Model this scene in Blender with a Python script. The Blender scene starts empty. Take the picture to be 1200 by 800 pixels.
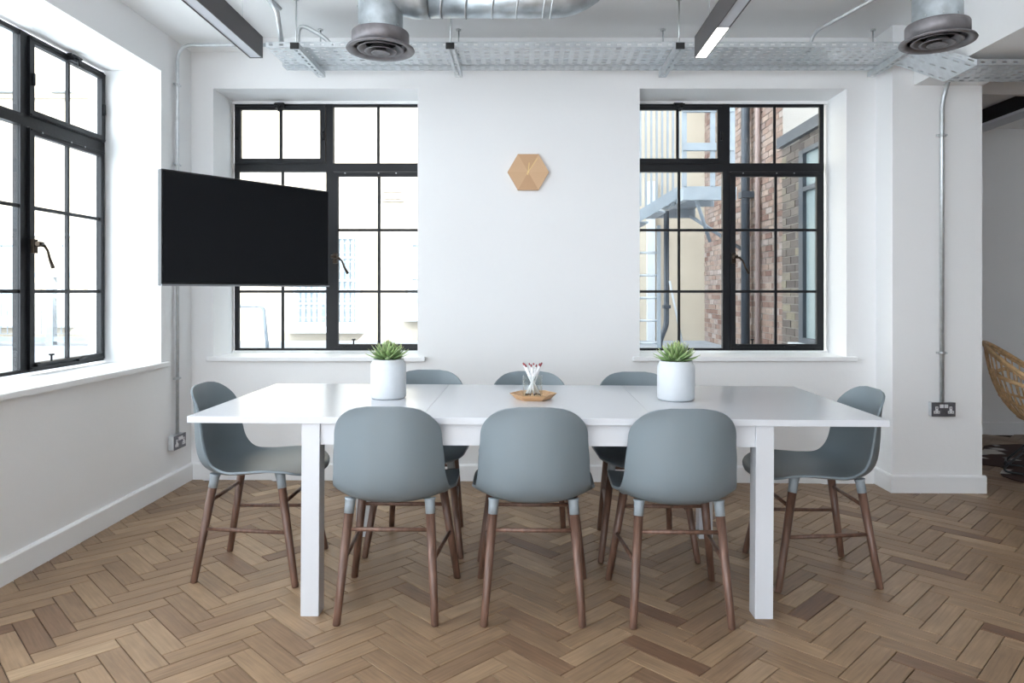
import bpy, bmesh, math, random
from mathutils import Vector, Matrix, noise
random.seed(7)
S = bpy.context.scene
COL = S.collection
R = math.radians

# ------------------------------------------------------------------ camera
H = 1.22
cam_d = bpy.data.cameras.new('camera'); cam = bpy.data.objects.new('camera', cam_d); COL.objects.link(cam)
cam.location = (0, 0, H); cam.rotation_euler = (R(90), 0, 0)
cam_d.sensor_width = 36; cam_d.lens = 829 / 1200 * 36
cam_d.shift_x = -17 / 1200; cam_d.shift_y = -58 / 1200
cam_d.clip_start = .05; cam_d.clip_end = 200
S.camera = cam
# ------------------------------------------------------------------ sky, sun, exposure
w = bpy.data.worlds.new('world'); S.world = w; w.use_nodes = True
bg = w.node_tree.nodes['Background']
bg.inputs[0].default_value = (.86, .93, 1.0, 1); bg.inputs[1].default_value = 2.6
sun_d = bpy.data.lights.new('sun', 'SUN'); sun = bpy.data.objects.new('sun', sun_d); COL.objects.link(sun)
sun_d.energy = 4.5; sun_d.angle = R(1.5); sun_d.color = (1, .95, .88)
sun.rotation_euler = Vector((.60, -.62, .62)).to_track_quat('Z', 'Y').to_euler()
sun.location = (8, -8, 12)
S.view_settings.view_transform = 'Standard'; S.view_settings.look = 'None'
S.view_settings.exposure = 1.62; S.view_settings.gamma = 1
S.view_settings.use_curve_mapping = False
cy = S.cycles
cy.max_bounces = 10; cy.diffuse_bounces = 7; cy.glossy_bounces = 4; cy.transparent_max_bounces = 16
cy.transmission_bounces = 6; cy.sample_clamp_indirect = 8; cy.use_denoising = True
cy.caustics_reflective = False; cy.caustics_refractive = False

# ------------------------------------------------------------------ materials
def new_mat(name):
    m = bpy.data.materials.new(name); m.use_nodes = True
    nt = m.node_tree; return m, nt, nt.nodes['Principled BSDF']
def mat(name, col, rough=.5, metal=0., bump=0., bscale=60., var=0., vscale=8., spec=.5, coat=0., stretch=None):
    m, nt, b = new_mat(name)
    b.inputs['Base Color'].default_value = (*col, 1)
    b.inputs['Roughness'].default_value = rough
    b.inputs['Metallic'].default_value = metal
    b.inputs['Specular IOR Level'].default_value = spec
    b.inputs['Coat Weight'].default_value = coat
    tc = nt.nodes.new('ShaderNodeTexCoord'); src = tc.outputs['Object']
    if stretch:
        mp = nt.nodes.new('ShaderNodeMapping'); mp.inputs['Scale'].default_value = stretch
        nt.links.new(src, mp.inputs[0]); src = mp.outputs[0]
    if var:
        n = nt.nodes.new('ShaderNodeTexNoise'); n.inputs['Scale'].default_value = vscale; n.inputs['Detail'].default_value = 5
        nt.links.new(src, n.inputs['Vector'])
        r = nt.nodes.new('ShaderNodeValToRGB')
        r.color_ramp.elements[0].position = .3; r.color_ramp.elements[1].position = .7
        r.color_ramp.elements[0].color = (*[c * (1 - var) for c in col], 1)
        r.color_ramp.elements[1].color = (*[min(1, c * (1 + var)) for c in col], 1)
        nt.links.new(n.outputs['Fac'], r.inputs[0]); nt.links.new(r.outputs[0], b.inputs['Base Color'])
    if bump:
        n2 = nt.nodes.new('ShaderNodeTexNoise'); n2.inputs['Scale'].default_value = bscale; n2.inputs['Detail'].default_value = 4
        nt.links.new(src, n2.inputs['Vector'])
        bp = nt.nodes.new('ShaderNodeBump'); bp.inputs['Strength'].default_value = bump; bp.inputs['Distance'].default_value = .01
        nt.links.new(n2.outputs['Fac'], bp.inputs['Height']); nt.links.new(bp.outputs[0], b.inputs['Normal'])
    return m
M = {}
M['paint'] = mat('white_wall_paint', (.84, .845, .85), .6, bump=.06, bscale=35, var=.01, vscale=1.5, spec=.3)
M['bouncecut'] = mat('bounce_cut_grey', (.36, .37, .38), .6, bump=.06, bscale=35)  # grey chosen for unseen walls, to cut the light they bounce
M['ceiling'] = mat('ceiling_paint', (.87, .88, .885), .7, bump=.08, bscale=25, var=.015, vscale=1.2, spec=.2)
M['trimw'] = mat('white_satin_trim', (.85, .86, .87), .35, bump=.02, bscale=30)
M['table'] = mat('white_lacquer', (.62, .64, .675), .24, bump=.01, bscale=60, spec=.5)
M['shell'] = mat('grey_polypropylene', (.18, .218, .242), .42, bump=.03, bscale=400, spec=.45)
M['cap'] = mat('grey_leg_socket', (.28, .32, .35), .45)
M['walnut'] = mat('walnut', (.135, .072, .05), .42, var=.4, vscale=7, bump=.04, bscale=30, stretch=(9, 9, .6))
M['steel'] = mat('black_painted_steel', (.005, .0055, .008), .42, spec=.35, bump=.08, bscale=60)
M['brass'] = mat('aged_bronze', (.05, .035, .025), .35, metal=.8, var=.3, vscale=40)
M['galv'] = mat('galvanised_steel', (.60, .63, .65), .40, metal=.65, var=.10, vscale=30, bump=.02, bscale=90)
M['galvd'] = mat('duct_steel', (.46, .51, .54), .36, metal=.75, var=.25, vscale=14, bump=.02, bscale=60)
M['ring'] = mat('dark_grey_metal', (.20, .19, .20), .45, metal=.5, var=.2, vscale=20)
M['dark'] = mat('black_void', (.01, .01, .01), .6)
M['tvscr'] = mat('tv_glass', (.006, .007, .009), .12, spec=.4)
M['tvbody'] = mat('tv_black_plastic', (.01, .01, .011), .3)
M['silver'] = mat('silver_strip', (.35, .36, .38), .3, metal=.6)
M['lampb'] = mat('anthracite_aluminium', (.07, .064, .066), .4, metal=.3)
M['diff'] = mat('opal_diffuser', (.55, .58, .63), .5)
M['ceramic'] = mat('pale_ceramic', (.60, .63, .66), .45, var=.03, vscale=20, bump=.03, bscale=200)
M['soil'] = mat('dark_soil', (.03, .022, .015), .9, bump=.6, bscale=150)
M['tray'] = mat('light_wood_tray', (.62, .38, .20), .5, var=.2, vscale=8, stretch=(1, 10, 10))
M['pencil'] = mat('white_pencil_paint', (.82, .82, .83), .4)
M['tip'] = mat('dark_red_tip', (.30, .06, .07), .5)
M['lead'] = mat('graphite_point', (.03, .03, .03), .5)
M['rattan'] = mat('honey_rattan', (.58, .38, .20), .5, var=.3, vscale=30, bump=.2, bscale=80)
M['brown_hide'] = mat('hide', (.05, .02, .015), .9)
M['sockpl'] = mat('brushed_socket_plate', (.14, .14, .16), .4, metal=.6, var=.15, vscale=60)
M['sockw'] = mat('socket_white', (.75, .75, .78), .4)
M['cream'] = mat('cream_render', (.44, .385, .31), .85, var=.05, vscale=1.5, bump=.15, bscale=40)
M['pale'] = mat('pale_blue_grey_paint', (.25, .285, .32), .5, var=.08, vscale=6)
M['whiteext'] = mat('exterior_white_paint', (.50, .53, .56), .5)
M['extglass'] = mat('dark_window_glass', (.22, .27, .31), .08, spec=.8)
M['paleglass'] = mat('curtained_window_glass', (.20, .25, .26), .15, spec=.5)
M['pipe'] = mat('dark_grey_pipe', (.045, .055, .07), .4)
M['stone'] = mat('grey_roof_stone', (.25, .27, .30), .8, var=.15, vscale=5)
M['mortar'] = mat('lime_mortar', (.26, .24, .22), .95, bump=.3, bscale=60)
M['blackmetal'] = mat('black_rod', (.02, .02, .022), .4, metal=.5)
M['pink'] = mat('pale_pink_pipe', (.33, .25, .23), .6)
M['wirem'] = mat('steel_wire', (.55, .57, .58), .35, metal=.9)

def glass_mat():
    m = bpy.data.materials.new('window_glass'); m.use_nodes = True; nt = m.node_tree; nt.nodes.clear()
    o = nt.nodes.new('ShaderNodeOutputMaterial'); mx = nt.nodes.new('ShaderNodeMixShader')
    t = nt.nodes.new('ShaderNodeBsdfTransparent'); t.inputs[0].default_value = (.96, .98, .98, 1)
    g = nt.nodes.new('ShaderNodeBsdfGlossy'); g.inputs['Roughness'].default_value = .02
    lw = nt.nodes.new('ShaderNodeLayerWeight'); lw.inputs[0].default_value = .5
    pw = nt.nodes.new('ShaderNodeMath'); pw.operation = 'POWER'; pw.inputs[1].default_value = 4
    f = nt.nodes.new('ShaderNodeMath'); f.operation = 'MULTIPLY_ADD'; f.inputs[1].default_value = .5; f.inputs[2].default_value = .03
    nt.links.new(lw.outputs['Facing'], pw.inputs[0]); nt.links.new(pw.outputs[0], f.inputs[0])
    nt.links.new(f.outputs[0], mx.inputs[0]); nt.links.new(t.outputs[0], mx.inputs[1]); nt.links.new(g.outputs[0], mx.inputs[2])
    nt.links.new(mx.outputs[0], o.inputs[0]); return m
M['glass'] = glass_mat()
M['tumbler'] = M['glass']
def emit_mat():
    m, nt, b = new_mat('lit_led_diffuser')
    b.inputs['Base Color'].default_value = (.8, .8, .8, 1)
    b.inputs['Emission Color'].default_value = (1, .96, .88, 1); b.inputs['Emission Strength'].default_value = 4
    return m
M['led'] = emit_mat()
def floor_mat():
    m, nt, b = new_mat('oak_parquet'); L = nt.links.new
    at = nt.nodes.new('ShaderNodeAttribute'); at.attribute_name = 'tone'
    uv = nt.nodes.new('ShaderNodeUVMap'); uv.uv_map = 'UVMap'
    mp = nt.nodes.new('ShaderNodeMapping'); mp.inputs['Scale'].default_value = (3.5, 60, 1); L(uv.outputs[0], mp.inputs[0])
    n = nt.nodes.new('ShaderNodeTexNoise'); n.inputs['Scale'].default_value = 1.6; n.inputs['Detail'].default_value = 6; n.inputs['Distortion'].default_value = .6
    L(mp.outputs[0], n.inputs['Vector'])
    mp2 = nt.nodes.new('ShaderNodeMapping'); mp2.inputs['Scale'].default_value = (5, 9, 1); L(uv.outputs[0], mp2.inputs[0])
    n2 = nt.nodes.new('ShaderNodeTexNoise'); n2.inputs['Scale'].default_value = 1.5; n2.inputs['Detail'].default_value = 3
    L(mp2.outputs[0], n2.inputs['Vector'])
    r = nt.nodes.new('ShaderNodeValToRGB'); e = r.color_ramp.elements
    e[0].position = 0; e[0].color = (.165, .092, .055, 1); e[1].position = 1; e[1].color = (.44, .31, .193, 1)
    for p, c in ((.3, (.245, .157, .094)), (.55, (.30, .197, .118)), (.8, (.355, .240, .148))):
        x = e.new(p); x.color = (*c, 1)
    L(at.outputs['Fac'], r.inputs[0])
    g = nt.nodes.new('ShaderNodeMapRange'); g.inputs['From Min'].default_value = .3; g.inputs['From Max'].default_value = .72
    g.inputs['To Min'].default_value = .80; g.inputs['To Max'].default_value = 1.16; L(n.outputs['Fac'], g.inputs[0])
    g2 = nt.nodes.new('ShaderNodeMapRange'); g2.inputs['From Min'].default_value = .3; g2.inputs['From Max'].default_value = .7
    g2.inputs['To Min'].default_value = .87; g2.inputs['To Max'].default_value = 1.1; L(n2.outputs['Fac'], g2.inputs[0])
    mu = nt.nodes.new('ShaderNodeMath'); mu.operation = 'MULTIPLY'; L(g.outputs[0], mu.inputs[0]); L(g2.outputs[0], mu.inputs[1])
    mx = nt.nodes.new('ShaderNodeVectorMath'); mx.operation = 'SCALE'; L(r.outputs[0], mx.inputs[0]); L(mu.outputs[0], mx.inputs['Scale'])
    L(mx.outputs[0], b.inputs['Base Color'])
    b.inputs['Roughness'].default_value = .42; b.inputs['Specular IOR Level'].default_value = .35
    bp = nt.nodes.new('ShaderNodeBump'); bp.inputs['Strength'].default_value = .15; bp.inputs['Distance'].default_value = .003
    L(n.outputs['Fac'], bp.inputs['Height']); L(bp.outputs[0], b.inputs['Normal'])
    return m
M['floor'] = floor_mat()
M['joint'] = mat('dark_joint', (.045, .028, .018), .9)
def brick_mat(name, cols):
    m, nt, b = new_mat(name); L = nt.links.new
    at = nt.nodes.new('ShaderNodeAttribute'); at.attribute_name = 'tone'
    r = nt.nodes.new('ShaderNodeValToRGB'); e = r.color_ramp.elements; r.color_ramp.interpolation = 'LINEAR'
    e[0].position = 0; e[0].color = (*cols[0], 1); e[1].position = 1; e[1].color = (*cols[-1], 1)
    for i, c in enumerate(cols[1:-1]):
        x = e.new((i + 1) / (len(cols) - 1)); x.color = (*c, 1)
    L(at.outputs['Fac'], r.inputs[0])
    tc = nt.nodes.new('ShaderNodeTexCoord'); n = nt.nodes.new('ShaderNodeTexNoise'); n.inputs['Scale'].default_value = 14; n.inputs['Detail'].default_value = 5
    L(tc.outputs['Object'], n.inputs['Vector'])
    g = nt.nodes.new('ShaderNodeMapRange'); g.inputs['To Min'].default_value = .6; g.inputs['To Max'].default_value = 1.4; L(n.outputs['Fac'], g.inputs[0])
    mx = nt.nodes.new('ShaderNodeVectorMath'); mx.operation = 'SCALE'; L(r.outputs[0], mx.inputs[0]); L(g.outputs[0], mx.inputs['Scale'])
    L(mx.outputs[0], b.inputs['Base Color']); b.inputs['Roughness'].default_value = .9
    bp = nt.nodes.new('ShaderNodeBump'); bp.inputs['Strength'].default_value = .4; bp.inputs['Distance'].default_value = .01
    L(n.outputs['Fac'], bp.inputs['Height']); L(bp.outputs[0], b.inputs['Normal'])
    return m
M['brick'] = brick_mat('stock_brick', [(.14, .08, .065), (.22, .15, .12), (.27, .205, .17), (.19, .14, .125), (.31, .265, .24)])
M['brickd'] = brick_mat('dark_brick', [(.055, .045, .042), (.085, .07, .06), (.11, .092, .08), (.16, .14, .10)])  # darker grey-brown brick tones
M['brickp'] = brick_mat('pale_brick', [(.40, .34, .26), (.52, .46, .38), (.46, .42, .38), (.6, .55, .48)])
def leaf_mat():
    m, nt, b = new_mat('succulent_leaf'); L = nt.links.new
    uv = nt.nodes.new('ShaderNodeUVMap'); uv.uv_map = 'UVMap'; sp = nt.nodes.new('ShaderNodeSeparateXYZ'); L(uv.outputs[0], sp.inputs[0])
    oi = nt.nodes.new('ShaderNodeObjectInfo')
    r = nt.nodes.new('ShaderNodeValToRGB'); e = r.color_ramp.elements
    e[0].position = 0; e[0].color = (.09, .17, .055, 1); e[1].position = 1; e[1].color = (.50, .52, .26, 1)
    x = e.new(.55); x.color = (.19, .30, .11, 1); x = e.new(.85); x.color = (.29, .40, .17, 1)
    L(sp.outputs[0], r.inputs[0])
    g = nt.nodes.new('ShaderNodeMapRange'); g.inputs['To Min'].default_value = .75; g.inputs['To Max'].default_value = 1.3; L(oi.outputs['Random'], g.inputs[0])
    mx = nt.nodes.new('ShaderNodeVectorMath'); mx.operation = 'SCALE'; L(r.outputs[0], mx.inputs[0]); L(g.outputs[0], mx.inputs['Scale'])
    L(mx.outputs[0], b.inputs['Base Color']); b.inputs['Roughness'].default_value = .45
    b.inputs['Subsurface Weight'].default_value = .1; b.inputs['Subsurface Radius'].default_value = (.01, .01, .005)
    return m
M['leaf'] = leaf_mat()
def hide_mat():
    m, nt, b = new_mat('brown_white_cowhide'); L = nt.links.new
    tc = nt.nodes.new('ShaderNodeTexCoord'); n = nt.nodes.new('ShaderNodeTexNoise'); n.inputs['Scale'].default_value = 2.3; n.inputs['Detail'].default_value = 3
    L(tc.outputs['Object'], n.inputs['Vector'])
    r = nt.nodes.new('ShaderNodeValToRGB'); r.color_ramp.interpolation = 'LINEAR'; e = r.color_ramp.elements
    e[0].position = .52; e[0].color = (.045, .018, .014, 1); e[1].position = .55; e[1].color = (.62, .60, .57, 1)
    L(n.outputs['Fac'], r.inputs[0]); L(r.outputs[0], b.inputs['Base Color']); b.inputs['Roughness'].default_value = .85
    n2 = nt.nodes.new('ShaderNodeTexNoise'); n2.inputs['Scale'].default_value = 200; L(tc.outputs['Object'], n2.inputs['Vector'])
    bp = nt.nodes.new('ShaderNodeBump'); bp.inputs['Strength'].default_value = .5; L(n2.outputs['Fac'], bp.inputs['Height']); L(bp.outputs[0], b.inputs['Normal'])
    return m
M['hide'] = hide_mat()
def clock_mat():
    m, nt, b = new_mat('beech_veneer_sectors'); L = nt.links.new
    at = nt.nodes.new('ShaderNodeAttribute'); at.attribute_name = 'tone'
    r = nt.nodes.new('ShaderNodeValToRGB'); e = r.color_ramp.elements
    e[0].color = (.50, .29, .15, 1); e[1].color = (.66, .43, .25, 1)
    L(at.outputs['Fac'], r.inputs[0]); L(r.outputs[0], b.inputs['Base Color']); b.inputs['Roughness'].default_value = .5
    return m
M['clock'] = clock_mat()

# ------------------------------------------------------------------ mesh builder
class MB:
    def __init__(s): s.v = []; s.f = []; s.uv = None; s.tone = None; s.smooth = set()
    def add(s, vs, fs, smooth=False):
        o = len(s.v); s.v += [tuple(p) for p in vs]
        for f in fs:
            if smooth: s.smooth.add(len(s.f))
            s.f.append(tuple(i + o for i in f))
        return s
    def box(s, x0, x1, y0, y1, z0, z1, mp=None, bev=0):
        x0, x1 = sorted((x0, x1)); y0, y1 = sorted((y0, y1)); z0, z1 = sorted((z0, z1))
        if bev:
            bm = bmesh.new(); bmesh.ops.create_cube(bm, size=1)
            for v in bm.verts: v.co = Vector(((x0 + x1) / 2 + v.co.x * (x1 - x0), (y0 + y1) / 2 + v.co.y * (y1 - y0), (z0 + z1) / 2 + v.co.z * (z1 - z0)))
            bmesh.ops.bevel(bm, geom=bm.edges[:], offset=bev, segments=2, affect='EDGES', profile=.6)
            bm.verts.index_update()
            vs = [tuple(v.co) for v in bm.verts]; fs = [tuple(v.index for v in f.verts) for f in bm.faces]; bm.free()
        else:
            vs = [(x, y, z) for z in (z0, z1) for y in (y0, y1) for x in (x0, x1)]
            fs = [(0, 2, 3, 1), (4, 5, 7, 6), (0, 1, 5, 4), (2, 6, 7, 3), (0, 4, 6, 2), (1, 3, 7, 5)]
        if mp: vs = [mp(*v) for v in vs]
        return s.add(vs, fs)
    def cone(s, p0, p1, r0, r1=None, seg=14, caps=True):
        r1 = r0 if r1 is None else r1
        return s.tube([p0, p1], [r0, r1], seg, caps)
    def tube(s, path, rad, seg=12, caps=True):
        P = [Vector(p) for p in path]; n = len(P)
        if not isinstance(rad, (list, tuple)): rad = [rad] * n
        T = []
        for i in range(n):
            a = P[max(i - 1, 0)]; b = P[min(i + 1, n - 1)]; T.append((b - a).normalized())
        up = Vector((0, 0, 1)) if abs(T[0].z) < .9 else Vector((1, 0, 0))
        N = T[0].cross(up).normalized(); vs = []
        for i in range(n):
            if i:
                q = T[i - 1].rotation_difference(T[i]); N = (q @ N).normalized()
            B = T[i].cross(N)
            for k in range(seg):
                a = 2 * math.pi * k / seg
                vs.append(P[i] + (N * math.cos(a) + B * math.sin(a)) * rad[i])
        fs = [(i * seg + k, i * seg + (k + 1) % seg, (i + 1) * seg + (k + 1) % seg, (i + 1) * seg + k) for i in range(n - 1) for k in range(seg)]
        s.add(vs, fs, True)
        if caps:
            o = len(s.v) - len(vs)
            s.f.append(tuple(o + k for k in range(seg))[::-1]); s.f.append(tuple(o + (n - 1) * seg + k for k in range(seg)))
        return s
    def lathe(s, prof, c=(0, 0, 0), seg=40, smooth=True):
        vs = [(c[0] + r * math.cos(2 * math.pi * k / seg), c[1] + r * math.sin(2 * math.pi * k / seg), c[2] + z) for r, z in prof for k in range(seg)]
        fs = [(i * seg + k, i * seg + (k + 1) % seg, (i + 1) * seg + (k + 1) % seg, (i + 1) * seg + k) for i in range(len(prof) - 1) for k in range(seg)]
        return s.add(vs, fs, smooth)
    def prism(s, pts, a, b, mp=lambda u, v, d: (u, v, d)):
        n = len(pts); vs = [mp(u, v, a) for u, v in pts] + [mp(u, v, b) for u, v in pts]
        return s.add(vs, [tuple(range(n))[::-1], tuple(range(n, 2 * n))] + [(i, (i + 1) % n, n + (i + 1) % n, n + i) for i in range(n)])
    def build(s, name, m, parent=None, recalc=True):
        me = bpy.data.meshes.new(name); me.from_pydata(s.v, [], s.f)
        if recalc:
            bm = bmesh.new(); bm.from_mesh(me); bmesh.ops.recalc_face_normals(bm, faces=bm.faces); bm.to_mesh(me); bm.free()
        if s.smooth:
            me.polygons.foreach_set('use_smooth', [i in s.smooth for i in range(len(s.f))])
        if s.uv:
            l = me.uv_layers.new(name='UVMap'); fl = [c for p in s.uv for q in p for c in q]
            l.data.foreach_set('uv', fl)
        if s.tone:
            a = me.attributes.new('tone', 'FLOAT', 'FACE'); a.data.foreach_set('value', s.tone)
        me.materials.append(M[m]); me.update()
        o = bpy.data.objects.new(name, me); COL.objects.link(o)
        if parent: o.parent = parent
        return o
def empty(name, loc=(0, 0, 0)):
    o = bpy.data.objects.new(name, None); o.empty_display_size = .1; o.location = loc; COL.objects.link(o); return o
def tag(o, label, cat, group=None):
    o['label'] = label; o['category'] = cat
    if group: o['group'] = group
    return o
def struct(o): o['kind'] = 'structure'; return o
def copy_tree(o, parent=None):
    c = o.copy(); COL.objects.link(c); c.parent = parent
    for ch in o.children: copy_tree(ch, c)
    return c
SL = .006                                   # the old floor falls slightly to the right
def fz(x): return -SL * x
def place(o, x, y, rz=0):
    o.matrix_world = Matrix.Translation((x, y, fz(x))) @ Matrix.Rotation(math.atan(SL), 4, 'Y') @ Matrix.Rotation(rz, 4, 'Z')
def arc(c, a0, a1, r, ux, uz, n=8):
    c = Vector(c); ux = Vector(ux); uz = Vector(uz)
    return [c + ux * (r * math.cos(a0 + (a1 - a0) * i / n)) + uz * (r * math.sin(a0 + (a1 - a0) * i / n)) for i in range(n + 1)]
def bent(pts, r=.06, n=6):
    P = [Vector(p) for p in pts]; out = [P[0]]
    for i in range(1, len(P) - 1):
        a = (P[i - 1] - P[i]); b = (P[i + 1] - P[i]); d = min(r, a.length * .49, b.length * .49)
        p0 = P[i] + a.normalized() * d; p2 = P[i] + b.normalized() * d
        for k in range(n + 1):
            t = k / n; out.append(p0 * (1 - t) ** 2 + P[i] * 2 * t * (1 - t) + p2 * t * t)
    return out + [P[-1]]

# ================================================================== SETTING
WX, WY, CZ = -2.165, 4.57, 2.863
# floor slab + herringbone blocks
fl = struct(MB().box(-2.55, 6.1, -3.6, 6.35, -.2, -.006).build('floor', 'joint'))
fl.matrix_world = Matrix.Rotation(math.atan(SL), 4, 'Y')
BL, BW = .3125, .0781; q = math.sqrt(.5)
d1 = Vector((q, -q)); d2 = Vector((q, q)); A0 = Vector((-.5555, 2.473))
blocks = []
for i in range(-7, 16):
    for j in range(-60, 60):
        A = A0 + Vector((math.sqrt(2) * BL * i, math.sqrt(2) * BW * j))
        for o, du, dv in ((A, d1, d2), (A + d1 * BL, d2, d1)):
            c = o + du * BL / 2 + dv * BW / 2
            if c.x < WX - .05 or c.x > 5.9 or c.y < -3.4 or c.y > 6.2: continue
            if 2.35 < c.x < 2.72 and c.y > 4.5: continue
            if c.x < 2.3 and c.y > 4.63: continue
            blocks.append((c.y, c, du, dv))
def block_geo(mb, c, du, dv, rnd):
    g = .0016; hz = rnd.uniform(-.0004, .0005); b = .0012
    o = Vector((rnd.uniform(0, 50), rnd.uniform(0, 50))); t = rnd.gauss(.47, .2); t = max(0, min(1, t))
    def P(u, v, z): p = c + du * u + dv * v; return (p.x, p.y, z)
    l, w_ = BL / 2 - g, BW / 2 - g
    ring = [(-l, -w_), (l, -w_), (l, w_), (-l, w_)]; rin = [(-l + b, -w_ + b), (l - b, -w_ + b), (l - b, w_ - b), (-l + b, w_ - b)]
    vs = [P(u, v, -.006) for u, v in ring] + [P(u, v, hz - .001) for u, v in ring] + [P(u, v, hz) for u, v in rin]
    uvs = ring + ring + rin
    fs = [(8, 9, 10, 11)] + [(4 + k, 4 + (k + 1) % 4, 8 + (k + 1) % 4, 8 + k) for k in range(4)] + [(k, (k + 1) % 4, 4 + (k + 1) % 4, 4 + k) for k in range(4)]
    mb.add(vs, fs)
    if mb.uv is None: mb.uv = []; mb.tone = []
    for f in fs:
        mb.uv.append([(uvs[k][0] + o.x, uvs[k][1] + o.y) for k in f]); mb.tone.append(t)
def in_view(c):
    if c.y < 1.9: return False
    px = 617 + c.x / c.y * 829; py = 342 + H / c.y * 829
    return -25 < px < 1225 and py < 815
vis = sorted([b for b in blocks if in_view(b[1]) and not (b[1].x < WX)], key=lambda b: b[0])
near = set(id(b) for b in vis[:300])
rest = MB(); rnd = random.Random(3)
for b in blocks:
    if id(b) in near:
        mb = MB(); block_geo(mb, b[1], b[2], b[3], rnd)
        # normals are consistent by construction of the fan; recalc keeps loops
        mb.build('parquet_block', 'floor', fl, recalc=False)
    else: block_geo(rest, b[1], b[2], b[3], rnd)
o = rest.build('parquet_blocks', 'floor', fl, recalc=False); o['kind'] = 'stuff'; o.name = 'parquet'

# ceiling
struct(MB().box(-2.62, 6.1, -3.6, 4.97, CZ, CZ + .25).build('ceiling', 'ceiling'))
struct(MB().box(2.5, 6.1, 4.97, 6.95, 2.65, 2.70).build('ceiling_low', 'ceiling'))
struct(MB().box(WX - .1, -1.72, -3.5, WY + .05, 2.77, CZ + .01).build('ceiling_soffit', 'ceiling')).name = 'trim_1'
struct(MB().box(2.388, 2.808, -3.5, 4.40, 2.493, CZ + .01).build('trim_2', 'ceiling'))
# back wall with two recesses
RL = (-2.024, -.7035); RR = (.731, 2.068); ZB, ZT = .79, 2.533
mb = MB()
for a, b in ((-2.62, RL[0]), (RL[1], RR[0]), (RR[1], 2.3)): mb.box(a, b, WY, WY + .4, -.1, CZ + .05)
for a, b in (RL, RR):
    mb.box(a, b, WY, WY + .4, -.1, ZB); mb.box(a, b, WY, WY + .4, ZT, CZ + .05)
    mb.box(a, b, 4.866, 4.94, 2.514, ZT + .01)
    mb.box(a, b, 4.866, 4.94, ZB - .01, .817)
struct(mb.build('wall_back', 'paint'))
# left wall
mb = MB(); wins = [(-3.3, -1.5), (-1.2, .45), (.75, 2.45), (2.86, 4.192)]
ys = [-3.6] + [v for p in wins for v in p] + [WY + .01]
for k in range(0, len(ys), 2): mb.box(WX - .43, WX, ys[k], ys[k + 1], -.1, CZ + .05)
for a, b in wins:
    lo = ZB if a > .5 else .35; hi = 2.53 if a > .5 else 2.7
    mb.box(WX - .43, WX, a, b, -.1, lo); mb.box(WX - .43, WX, a, b, hi, CZ + .05)
struct(mb.build('wall_left', 'paint'))
struct(MB().box(2.5, 6.1, 4.94, 4.99, 2.60, CZ + .2).build('trim_6', 'paint'))
# unseen block above the room, added to shut sky light out of the courtyard
struct(MB().box(-2.6, 9, -3.6, 4.97, CZ + .3, 6.6).build('wall_added_sky_block', 'paint'))
# pillar, far room wall, right wall, rear wall (openings only where the photograph's light implies windows)
struct(MB().box(2.256, 2.808, 4.36, 4.97, -.1, CZ + .05).build('wall_pillar', 'paint'))
struct(MB().box(2.56, 2.808, 4.96, 6.3, -.1, 2.66).build('wall_side', 'paint'))
struct(MB().box(2.56, 6.1, 6.2, 6.9, -.1, 2.66).build('wall_far', 'paint'))
struct(MB().box(6.0, 6.15, -3.6, 6.3, -.1, CZ + .05).build('wall_right', 'bouncecut'))
mb = MB(); ro = [(-1.9, .9)]; xs = [-2.62] + [v for p in ro for v in p] + [6.1]
for k in range(0, len(xs), 2): mb.box(xs[k], xs[k + 1], -3.85, -3.5, -.1, CZ + .05)
for a, b in ro: mb.box(a, b, -3.85, -3.5, -.1, .25); mb.box(a, b, -3.85, -3.5, 2.78, CZ + .05)
struct(mb.build('wall_rear', 'bouncecut'))
# baseboards
def board(name, a, b, n):            # a->b along the wall, n = normal into the room
    a = Vector(a); b = Vector(b); n = Vector(n)
    prof = [(0, -.03), (.018, -.03), (.018, .098), (.012, .106), (0, .108)]
    vs = []
    for p in (a, b):
        for t, z in prof: v = p + n * t; vs.append((v.x, v.y, z + fz(v.x)))
    k = len(prof)
    m_ = MB().add(vs, [tuple(range(k))[::-1], tuple(range(k, 2 * k))] + [(i, (i + 1) % k, k + (i + 1) % k, k + i) for i in range(k)])
    return struct(m_.build(name, 'trimw'))
board('baseboard_back', (WX, WY), (2.256, WY), (0, -1))
board('baseboard_left', (WX, -3.5), (WX, WY), (1, 0))
board('baseboard_pillar', (2.238, 4.36), (2.826, 4.36), (0, -1))
board('baseboard_pillar_left', (2.256, 4.36), (2.256, WY), (-1, 0))
board('baseboard_pillar_right', (2.808, 4.36), (2.808, 6.2), (1, 0))
board('baseboard_far', (2.808, 6.2), (6.0, 6.2), (0, -1))
# sills
def sill(name, x0, x1, y0, y1, front):
    return struct(MB().box(x0, x1, y0, y1, .776, .804, bev=.006).build(name, 'trimw'))
mb = MB(); mb.box(RL[0] + .001, RL[1] - .001, 4.56, 4.872, .78, .803); mb.box(-2.06, -.652, 4.535, 4.575, .774, .804, bev=.006); struct(mb.build('window_sill_left', 'trimw')).name = 'trim_3'
mb = MB(); mb.box(RR[0] + .001, RR[1] - .001, 4.56, 4.872, .78, .803); mb.box(.685, 2.125, 4.535, 4.575, .774, .804, bev=.006); struct(mb.build('trim_4', 'trimw'))
mb = MB(); mb.box(-2.5, WX + .005, 2.861, 4.191, .78, .803); mb.box(WX - .005, WX + .03, 2.8, 4.245, .774, .804, bev=.006); struct(mb.build('trim_5', 'trimw'))

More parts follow.
